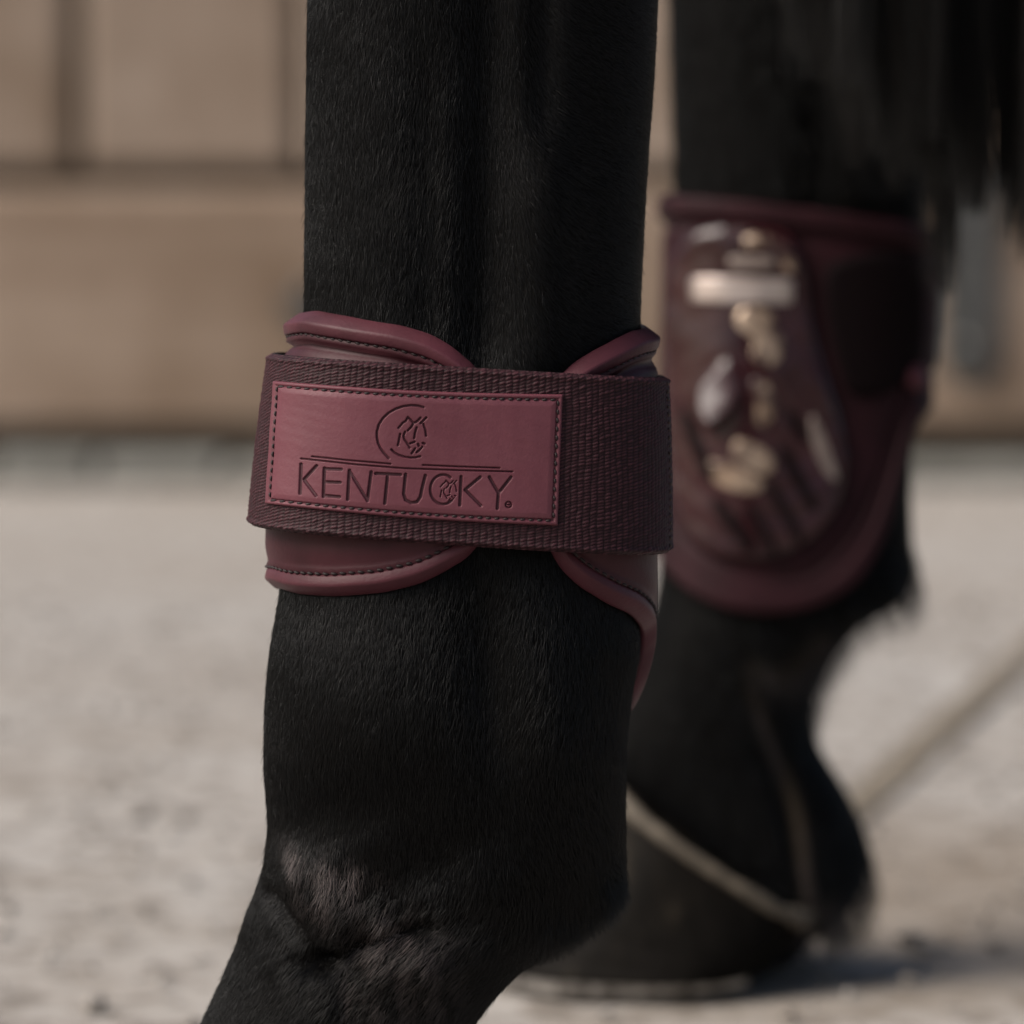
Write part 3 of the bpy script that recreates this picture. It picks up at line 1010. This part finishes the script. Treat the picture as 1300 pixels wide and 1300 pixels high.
# ---- patch: a raised stamped plate laid on the strap
TL, TR_, BR, BL = np.array([(349, 483.5), (714.5, 500.5), (708, 667.5), (338.5, 640)], float)
def patch_px(a, b):
    """a across 0..1, b down 0..1 -> photo px (edges bow with the strap)"""
    t_ = TL + (TR_ - TL) * a[..., None]; q = BL + (BR - BL) * a[..., None]
    p = t_ + (q - t_) * b[..., None]
    p[..., 1] += 4.0 * np.sin(np.pi * a) 
    return p
PA, PB = 800, 372
aa, bb = np.meshgrid(np.linspace(0, 1, PA), np.linspace(0, 1, PB))
pp = patch_px(aa, bb)
# coarse ray cast, then upsample (surface is smooth)
ca_, cb_ = 101, 25
ga, gb = np.meshgrid(np.linspace(0, 1, ca_), np.linspace(0, 1, cb_))
gpx = patch_px(ga, gb)
hp = np.zeros((cb_, ca_, 3)); hn = np.zeros((cb_, ca_, 3))
for i in range(cb_):
    for k in range(ca_):
        h_, n_ = cast(bv, *gpx[i, k])
        hp[i, k] = h_; hn[i, k] = n_
for _ in range(4):
    hn[:, 1:-1] = (hn[:, :-2] + hn[:, 1:-1] + hn[:, 2:]) / 3
    hn[1:-1] = (hn[:-2] + hn[1:-1] + hn[2:]) / 3
def up(A):
    ai = np.linspace(0, 1, ca_)
    B = np.stack([np.stack([pinterp(np.linspace(0, 1, PA), ai, A[i, :, k]) for k in range(3)], -1) for i in range(cb_)])
    bi = np.linspace(0, 1, cb_)
    k_ = np.array([1, 4, 6, 4, 1]) / 16
    for _ in range(3):
        E = np.concatenate([2 * B[:1] - B[2:0:-1], B, 2 * B[-1:] - B[-2:-4:-1]])
        B = sum(k_[m] * E[m:m + cb_] for m in range(5))
    q = np.linspace(0, 1, PB)
    m_ = np.gradient(B, bi, axis=0)
    idx = np.clip((q * (cb_ - 1)).astype(int), 0, cb_ - 2); t = (q * (cb_ - 1) - idx)[:, None, None]; h = bi[1]
    return ((2*t**3 - 3*t**2 + 1) * B[idx] + (t**3 - 2*t**2 + t) * h * m_[idx] + (-2*t**3 + 3*t**2) * B[idx + 1] + (t**3 - t**2) * h * m_[idx + 1])
HP, HN = up(hp), up(hn)
HN /= np.linalg.norm(HN, axis=-1, keepdims=True)
px, py = pp[..., 0], pp[..., 1]

# the stamped marks as strokes in photo px
def c3(p): return [(360 + x / 4.0625, 490 + y / 4.0625) for x, y in p]
def c2(p): return [(470 + x / 14.44, 505 + y / 14.44) for x, y in p]
STK = []   # (points, half width px)
lw = 1.95
for p in ([(105, 405), (99, 556)], [(182, 413), (118, 485)], [(118, 485), (178, 567)],
          [(222, 425), (216, 572)], [(222, 429), (305, 431)], [(219, 496), (300, 499)], [(216, 566), (296, 573)],
          [(347, 436), (338, 586)], [(347, 440), (437, 590)], [(457, 444), (438, 592)],
          [(480, 452), (606, 458)], [(541, 456), (526, 606)],
          [(632, 456), (622, 556), (632, 588), (660, 603), (690, 598), (708, 572), (716, 530), (733, 462)],
          [(917, 468), (910, 614)], [(1015, 470), (937, 535)], [(937, 535), (1018, 617)],
          [(1062, 470), (1107, 548)], [(1173, 470), (1112, 548)], [(1109, 548), (1103, 632)]):
    STK.append((c3(p), lw))
th = np.radians(np.linspace(-55, -310, 30))
STK.append((c3([(824 + 66 * math.cos(a), 534 + 76 * math.sin(a)) for a in th]), 1.6))
STK.append((c3([(1160 + 15 * math.cos(a), 612 + 15 * math.sin(a)) for a in np.linspace(0, 6.283, 16)]), 1.0))
STK.append((c3([(1154, 612), (1166, 613)]), 1.0))
for p in ([(160, 365), (350, 385), (555, 402)], [(720, 408), (900, 416), (1115, 423)], [(105, 376), (380, 406), (620, 425), (900, 435), (1180, 442)]):
    STK.append((c3(p), 1.05))
STK.append((c2([(985, 178), (880, 150), (760, 140), (620, 158), (480, 205), (350, 280), (250, 375), (175, 490), (140, 620), (140, 720), (160, 830), (205, 930), (270, 1020), (350, 1110)]), 1.45))
STK.append((c2([(400, 950), (460, 1010), (540, 1055), (640, 1085), (740, 1100), (840, 1095), (925, 1075)]), 1.25))
horse_strokes = [[(530, 555), (610, 460), (660, 430), (700, 360)], [(700, 360), (745, 400), (790, 450)], [(700, 600), (760, 540), (800, 470), (860, 440), (930, 370)],
                 [(1035, 365), (930, 470)], [(980, 480), (1020, 590), (1030, 700)], [(860, 545), (830, 640), (815, 740)], [(560, 665), (520, 870)],
                 [(650, 625), (620, 700), (640, 770), (690, 840), (735, 920)], [(740, 840), (820, 810)], [(885, 850), (900, 885)], [(970, 830), (1005, 845)],
                 [(770, 1020), (830, 930)], [(860, 1000), (900, 970), (960, 900)]]
for p in horse_strokes:
    STK.append((c2(p), 1.35))
    STK.append((c3([(808 + (x - 510) / 530 * 86, 486 + (y - 350) / 680 * 112) for x, y in p]), .72))
sd = np.full(px.shape, 9.0)
for pts_, w_ in STK:
    ar = np.array(pts_)
    x0, y0 = ar.min(0) - 8; x1, y1 = ar.max(0) + 8
    m = (px > x0) & (px < x1) & (py > y0) & (py < y1)
    sd[m] = np.minimum(sd[m], seg_d(px[m], py[m], pts_) - w_)
# faint crescent between the two arcs
press = 1 - smoothstep(-.9, .7, sd)
# border profile and stitch channel
Wd = 365.0; Hd = 164.0
de = np.minimum(np.minimum(aa * Wd * .96, (1 - aa) * Wd), np.minimum(bb * Hd, (1 - bb) * Hd))
raise_ = .00105 * np.sqrt(np.clip(1 - (1 - np.clip(de / 3.0, 0, 1)) ** 2, 0, 1))
chan = np.exp(-((de - 6.8) / 1.5) ** 2)
soft = .00025 * smoothstep(7, 16, de)
off = raise_ + soft - .00048 * press - .00042 * chan + .00006 * fbm(px / 60, py / 60, 9, 3)
off[0, :] = off[-1, :] = -.0006; off[:, 0] = off[:, -1] = -.0006
PP = HP + HN * off[..., None]
patch = mesh_obj("patch", PP.reshape(-1, 3), grid_faces(PB, PA)[:, ::-1], M_PATCH, boot)
tag(patch, "rectangular dusky red patch stamped with a horse-head crest above lettering")
add_attr(patch, "stamp_shade", np.clip(press * .85 + chan * .30, 0, 1).ravel())  # groove shade painted in with the darker tone of pressed leather
# stitches in the channel
def patch_at(a, b):
    i = np.clip(b * (PB - 1), 0, PB - 1); k = np.clip(a * (PA - 1), 0, PA - 1)
    i, k = int(round(i)), int(round(k))
    return HP[i, k] + HN[i, k] * .00088, HN[i, k]
sts = []
ix, iy = 6.8 / Wd, 6.8 / Hd
def run(a0_, b0_, a1_, b1_, n_, sl):
    for k in range(n_):
        f0, f1 = k / n_ + .10 / n_, (k + .74) / n_
        p0, n0 = patch_at(a0_ + (a1_ - a0_) * f0, b0_ + (b1_ - b0_) * f0 + (sl[1] if True else 0))
        p1, _ = patch_at(a0_ + (a1_ - a0_) * f1 + sl[0], b0_ + (b1_ - b0_) * f1)
        sts.append((p0, p1, n0))
run(ix, iy, 1 - ix, iy, 33, (0, .008)); run(1 - ix, iy, 1 - ix, 1 - iy, 14, (.002, 0))
run(ix, 1 - iy, 1 - ix, 1 - iy, 33, (0, .008)); run(ix, iy, ix, 1 - iy, 14, (.002, 0))
stitches("stitching", sts, .00030, M_THREAD, patch)

# ------------------------------------------------------------------ far boot
boot2 = empty("fetlock_boot", (float(W(1010, 0, Y2)[0]), Y2, float(W(0, 700, Y2)[1])))
tag(boot2, "dark maroon boot with glossy shell and pale nameplate on the farther leg, out of focus", "horse boot", "maroon boots on the horse's hind legs")
TOPP = edge_from_px([(845, 247), (900, 250), (960, 256), (1040, 266), (1110, 276), (1175, 287)], far_sec, Y2, .005, 2.4)
BOTP = edge_from_px([(838, 705), (852, 730), (885, 758), (930, 777), (980, 783), (1030, 775), (1075, 752), (1108, 716), (1132, 660), (1148, 595), (1160, 535)], far_sec, Y2, .005, 2.4)
te = [(math.radians(-130), 260)] + TOPP + [(math.radians(140), 285), (math.radians(230), 260)]
be = [(math.radians(-130), 690)] + BOTP + [(math.radians(110), 505), (math.radians(150), 520), (math.radians(230), 690)]
tb2 = np.linspace(math.radians(-130), math.radians(230), 260)
yt2 = gsm(np.interp(tb2, *np.array(sorted(te)).T), 4); yb2 = gsm(np.interp(tb2, *np.array(sorted(be)).T), 4)
fac2 = np.clip(np.sqrt(1 + (np.gradient(yb2, tb2) / 165.0) ** 2), 1, 2.6)
def fboot_off(th, y, yt, yb):
    dB = (yb - y) / fac2; dT = y - yt
    o_ = .0045 + 0 * y
    o_ = o_ + .0022 * np.exp(-((th - 1.35) / .4) ** 2) * (1 - smoothstep(430, 600, y))
    o_ = o_ - .0018 * (np.exp(-((dB - 46) / 5) ** 2) + np.exp(-((dT - 38) / 5) ** 2))
    o_ = o_ + .00012 * (np.cos(dB / 17.0 * math.pi) * smoothstep(46, 60, dB) * (1 - smoothstep(150, 210, dB)))
    return o_
rows = []
for c_ in np.linspace(0, 1, 120):
    y = yt2 + 14 + (yb2 - yt2 - 14 - 14 * fac2) * c_
    rows.append(boot_surface(tb2, y, fboot_off(tb2, y, yt2, yb2), far_sec, Y2, 2.4))
F2 = np.stack(rows)
rows2 = rows + [boot_surface(tb2, yt2 + 14 + (yb2 - yt2 - 28) * c_, 0 * yt2 + .0008, far_sec, Y2, 2.4) for c_ in (1, .66, .33, 0)] + [rows[0]]
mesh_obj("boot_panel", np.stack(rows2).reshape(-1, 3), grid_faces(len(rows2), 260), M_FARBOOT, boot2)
def strip2(name, edge, sgn):
    prof = roll(26, .0008, .0066)
    Pn = np.stack([boot_surface(tb2, edge + sgn * d * (fac2 if sgn < 0 else 1), 0 * edge + o_, far_sec, Y2, 2.4) for d, o_ in prof])
    f = grid_faces(len(prof), 260)
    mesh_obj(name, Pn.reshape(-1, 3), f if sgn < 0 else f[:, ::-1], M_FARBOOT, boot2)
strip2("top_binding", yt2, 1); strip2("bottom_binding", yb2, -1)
bf = BVHTree.FromPolygons([tuple(p) for p in F2.reshape(-1, 3).tolist()], grid_faces(120, 260).tolist())

def inside_poly(px, py, poly):
    ins = np.zeros(px.shape, bool)
    n = len(poly)
    for i in range(n):
        x0, y0 = poly[i]; x1, y1 = poly[(i + 1) % n]
        cnd = ((y0 > py) != (y1 > py)) & (px < (x1 - x0) * (py - y0) / (y1 - y0 + 1e-12) + x0)
        ins ^= cnd
    return ins
def smooth_poly(poly, k=3):
    p = np.array(poly, float)
    for _ in range(k):
        q = np.roll(p, -1, 0)
        p = np.stack([p * .75 + q * .25, p * .25 + q * .75], 1).reshape(-1, 2)
    return p.tolist()

def plate(name, poly, thick, mat, parent, relief=None, edge=7.0, rings_=22, nper=120):
    """a shaped plate lying on the far boot: concentric rings of the outline, laid on the boot by ray"""
    P_ = np.array(smooth_poly(poly))
    cum_ = np.concatenate([[0], np.cumsum(np.linalg.norm(np.diff(np.vstack([P_, P_[:1]]), axis=0), axis=1))])
    q = np.linspace(0, cum_[-1], nper, endpoint=False)
    Pc = np.vstack([P_, P_[:1]])
    o_ = np.stack([np.interp(q, cum_, Pc[:, 0]), np.interp(q, cum_, Pc[:, 1])], 1)
    c_ = o_.mean(0)
    v, fs = [], []
    fr = [1.0] + list(np.linspace(1.0, .04, rings_))
    for ri, s_ in enumerate(fr):
        for k in range(nper):
            x, y = c_ + (o_[k] - c_) * s_
            h_, n_ = cast(bf, x, y)
            if h_ is None:
                h_, n_ = cast(bf, min(max(x, 846), 1160), y)
            dpx = (1 - s_) * np.linalg.norm(o_[k] - c_)
            t_ = -.001 if ri == 0 else thick * math.sqrt(max(0, 1 - (1 - min(1, (dpx + .8) / edge)) ** 2))
            if ri and relief: t_ += relief(x, y) * min(1, dpx / 12)
            v.append(np.array(h_) + np.array(n_) * t_)
    f = grid_faces(len(fr), nper, True)
    fl_ = [tuple(a) for a in f.tolist()] + [tuple(range((len(fr) - 1) * nper, len(fr) * nper))]
    return mesh_obj(name, np.array(v), fl_, mat, parent)

def sg1(x, y, pts, w): return math.exp(-(float(seg_d(np.array([x]), np.array([y]), pts)[0]) / w) ** 2)
def facet(x, y, cx, cy, rx, ry, slope, ang=0.0, side=0.0, pw=2.0):
    """a raised facet, flush at its top and proud at its foot; side tilts it about its long axis"""
    c, s_ = math.cos(ang), math.sin(ang)
    u = (x - cx) * c + (y - cy) * s_; v = -(x - cx) * s_ + (y - cy) * c
    q = (abs(u / rx) ** pw + abs(v / ry) ** pw) ** (1 / pw)
    m = float(1 - smoothstep(.80, 1.10, q))
    return m * (.0003 + .00029 * (slope * (v + ry) + side * (u + rx)))
_wn = {}
def shell_relief(x, y):
    d = .0026 * math.exp(-((x - 945) / 75) ** 2 - ((y - 500) / 150) ** 2)
    d += facet(x, y, 921, 502, 23, 47, .25, .22, 0, 1.4)
    d += .00042 * float(fbm(np.array([x / 105]), np.array([y / 150]), 77, 3)[0])
    return d
shell_poly = [(868, 300), (910, 284), (990, 284), (1022, 320), (1032, 420), (1066, 520), (1078, 610), (1040, 690), (960, 718), (890, 702), (856, 640), (848, 500), (850, 380)]
plate("glossy_shell", shell_poly, .0042, M_SHELL, boot2, shell_relief, 14, 80, 200)
# dark elastic closure
plate("elastic_panel", [(1040, 345), (1070, 325), (1150, 318), (1172, 322), (1172, 455), (1150, 490), (1085, 512), (1062, 470)], .0024, M_ELASTIC, boot2, None, 6, 14, 70)
bf_shell = bpy.data.objects["glossy_shell"]
vs = [tuple(v_.co + Vector(boot2.location)) for v_ in bf_shell.data.vertices]
bf_old = bf
bf = BVHTree.FromPolygons(vs, [tuple(p.vertices) for p in bf_shell.data.polygons])
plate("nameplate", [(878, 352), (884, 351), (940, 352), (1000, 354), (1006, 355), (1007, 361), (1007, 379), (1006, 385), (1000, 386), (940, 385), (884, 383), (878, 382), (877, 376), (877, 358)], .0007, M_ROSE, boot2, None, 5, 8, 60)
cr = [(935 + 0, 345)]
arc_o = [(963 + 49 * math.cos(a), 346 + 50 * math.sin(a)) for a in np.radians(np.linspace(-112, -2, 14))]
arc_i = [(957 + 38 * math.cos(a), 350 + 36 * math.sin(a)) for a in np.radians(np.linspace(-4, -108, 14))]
def ribbon(name, a_, b_, th_, mat):
    n_ = len(a_); v = []
    for (xo, yo), (xi, yi) in zip(a_, b_):
        for f_, t_ in ((0, -.0008), (.08, th_), (.5, th_ * 1.3), (.92, th_), (1, -.0008)):
            h_, nn = cast(bf, xo + (xi - xo) * f_, yo + (yi - yo) * f_)
            if h_ is None: h_, nn = cast(bf_old, xo + (xi - xo) * f_, yo + (yi - yo) * f_)
            v.append(np.array(h_) + np.array(nn) * t_)
    return mesh_obj(name, np.array(v), grid_faces(n_, 5), mat, boot2)
ribbon("crest", arc_o, arc_i[::-1], .0006, M_COPPER_REFL)
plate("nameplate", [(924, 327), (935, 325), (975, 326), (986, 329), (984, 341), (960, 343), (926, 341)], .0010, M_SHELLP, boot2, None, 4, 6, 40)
# reflections painted on the shell as copper-toned inlays, and its diagonal slots
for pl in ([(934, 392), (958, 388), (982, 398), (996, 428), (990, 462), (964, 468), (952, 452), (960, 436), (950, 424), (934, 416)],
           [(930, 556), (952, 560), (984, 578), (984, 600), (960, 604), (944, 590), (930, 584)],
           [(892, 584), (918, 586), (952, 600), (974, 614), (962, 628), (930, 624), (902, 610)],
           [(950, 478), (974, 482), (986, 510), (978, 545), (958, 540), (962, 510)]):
    plate("reflection_inlay", pl, .0004, M_COPPER_REFL, boot2, None, 6, 7, 40)
plate("pale_reflection_inlay", [(1030, 522), (1042, 540), (1056, 580), (1066, 612), (1056, 612), (1038, 582), (1028, 545)], .0004, M_SHELLP, boot2, None, 5, 7, 40)  # slanting reflection put into the colour as a pale inlay
def slot(x0, y0, x1, y1, w):
    dx, dy = x1 - x0, y1 - y0; L_ = math.hypot(dx, dy); nx, ny = -dy / L_ * w, dx / L_ * w
    m = [(x0 + dx * f_ + nx * g_, y0 + dy * f_ + ny * g_) for f_, g_ in ((0, .7), (.25, 1), (.75, 1), (1, .6), (1, -.6), (.75, -1), (.25, -1), (0, -.7))]
    plate("slot", m, .0007, M_ELASTIC, boot2, None, 4, 6, 36)
for a_ in ((990, 565, 1036, 650, 8), (975, 610, 1018, 690, 7), (905, 632, 955, 700, 8), (868, 520, 902, 610, 8), (950, 640, 985, 704, 6), (1000, 520, 1022, 560, 7)):
    slot(*a_)
bf = bf_old
# strap tab at the back edge
plate("strap_tab", [(1150, 466), (1162, 460), (1172, 464), (1172, 490), (1160, 498), (1146, 486)], .0040, M_BIND, boot2, None, 6, 10, 40)
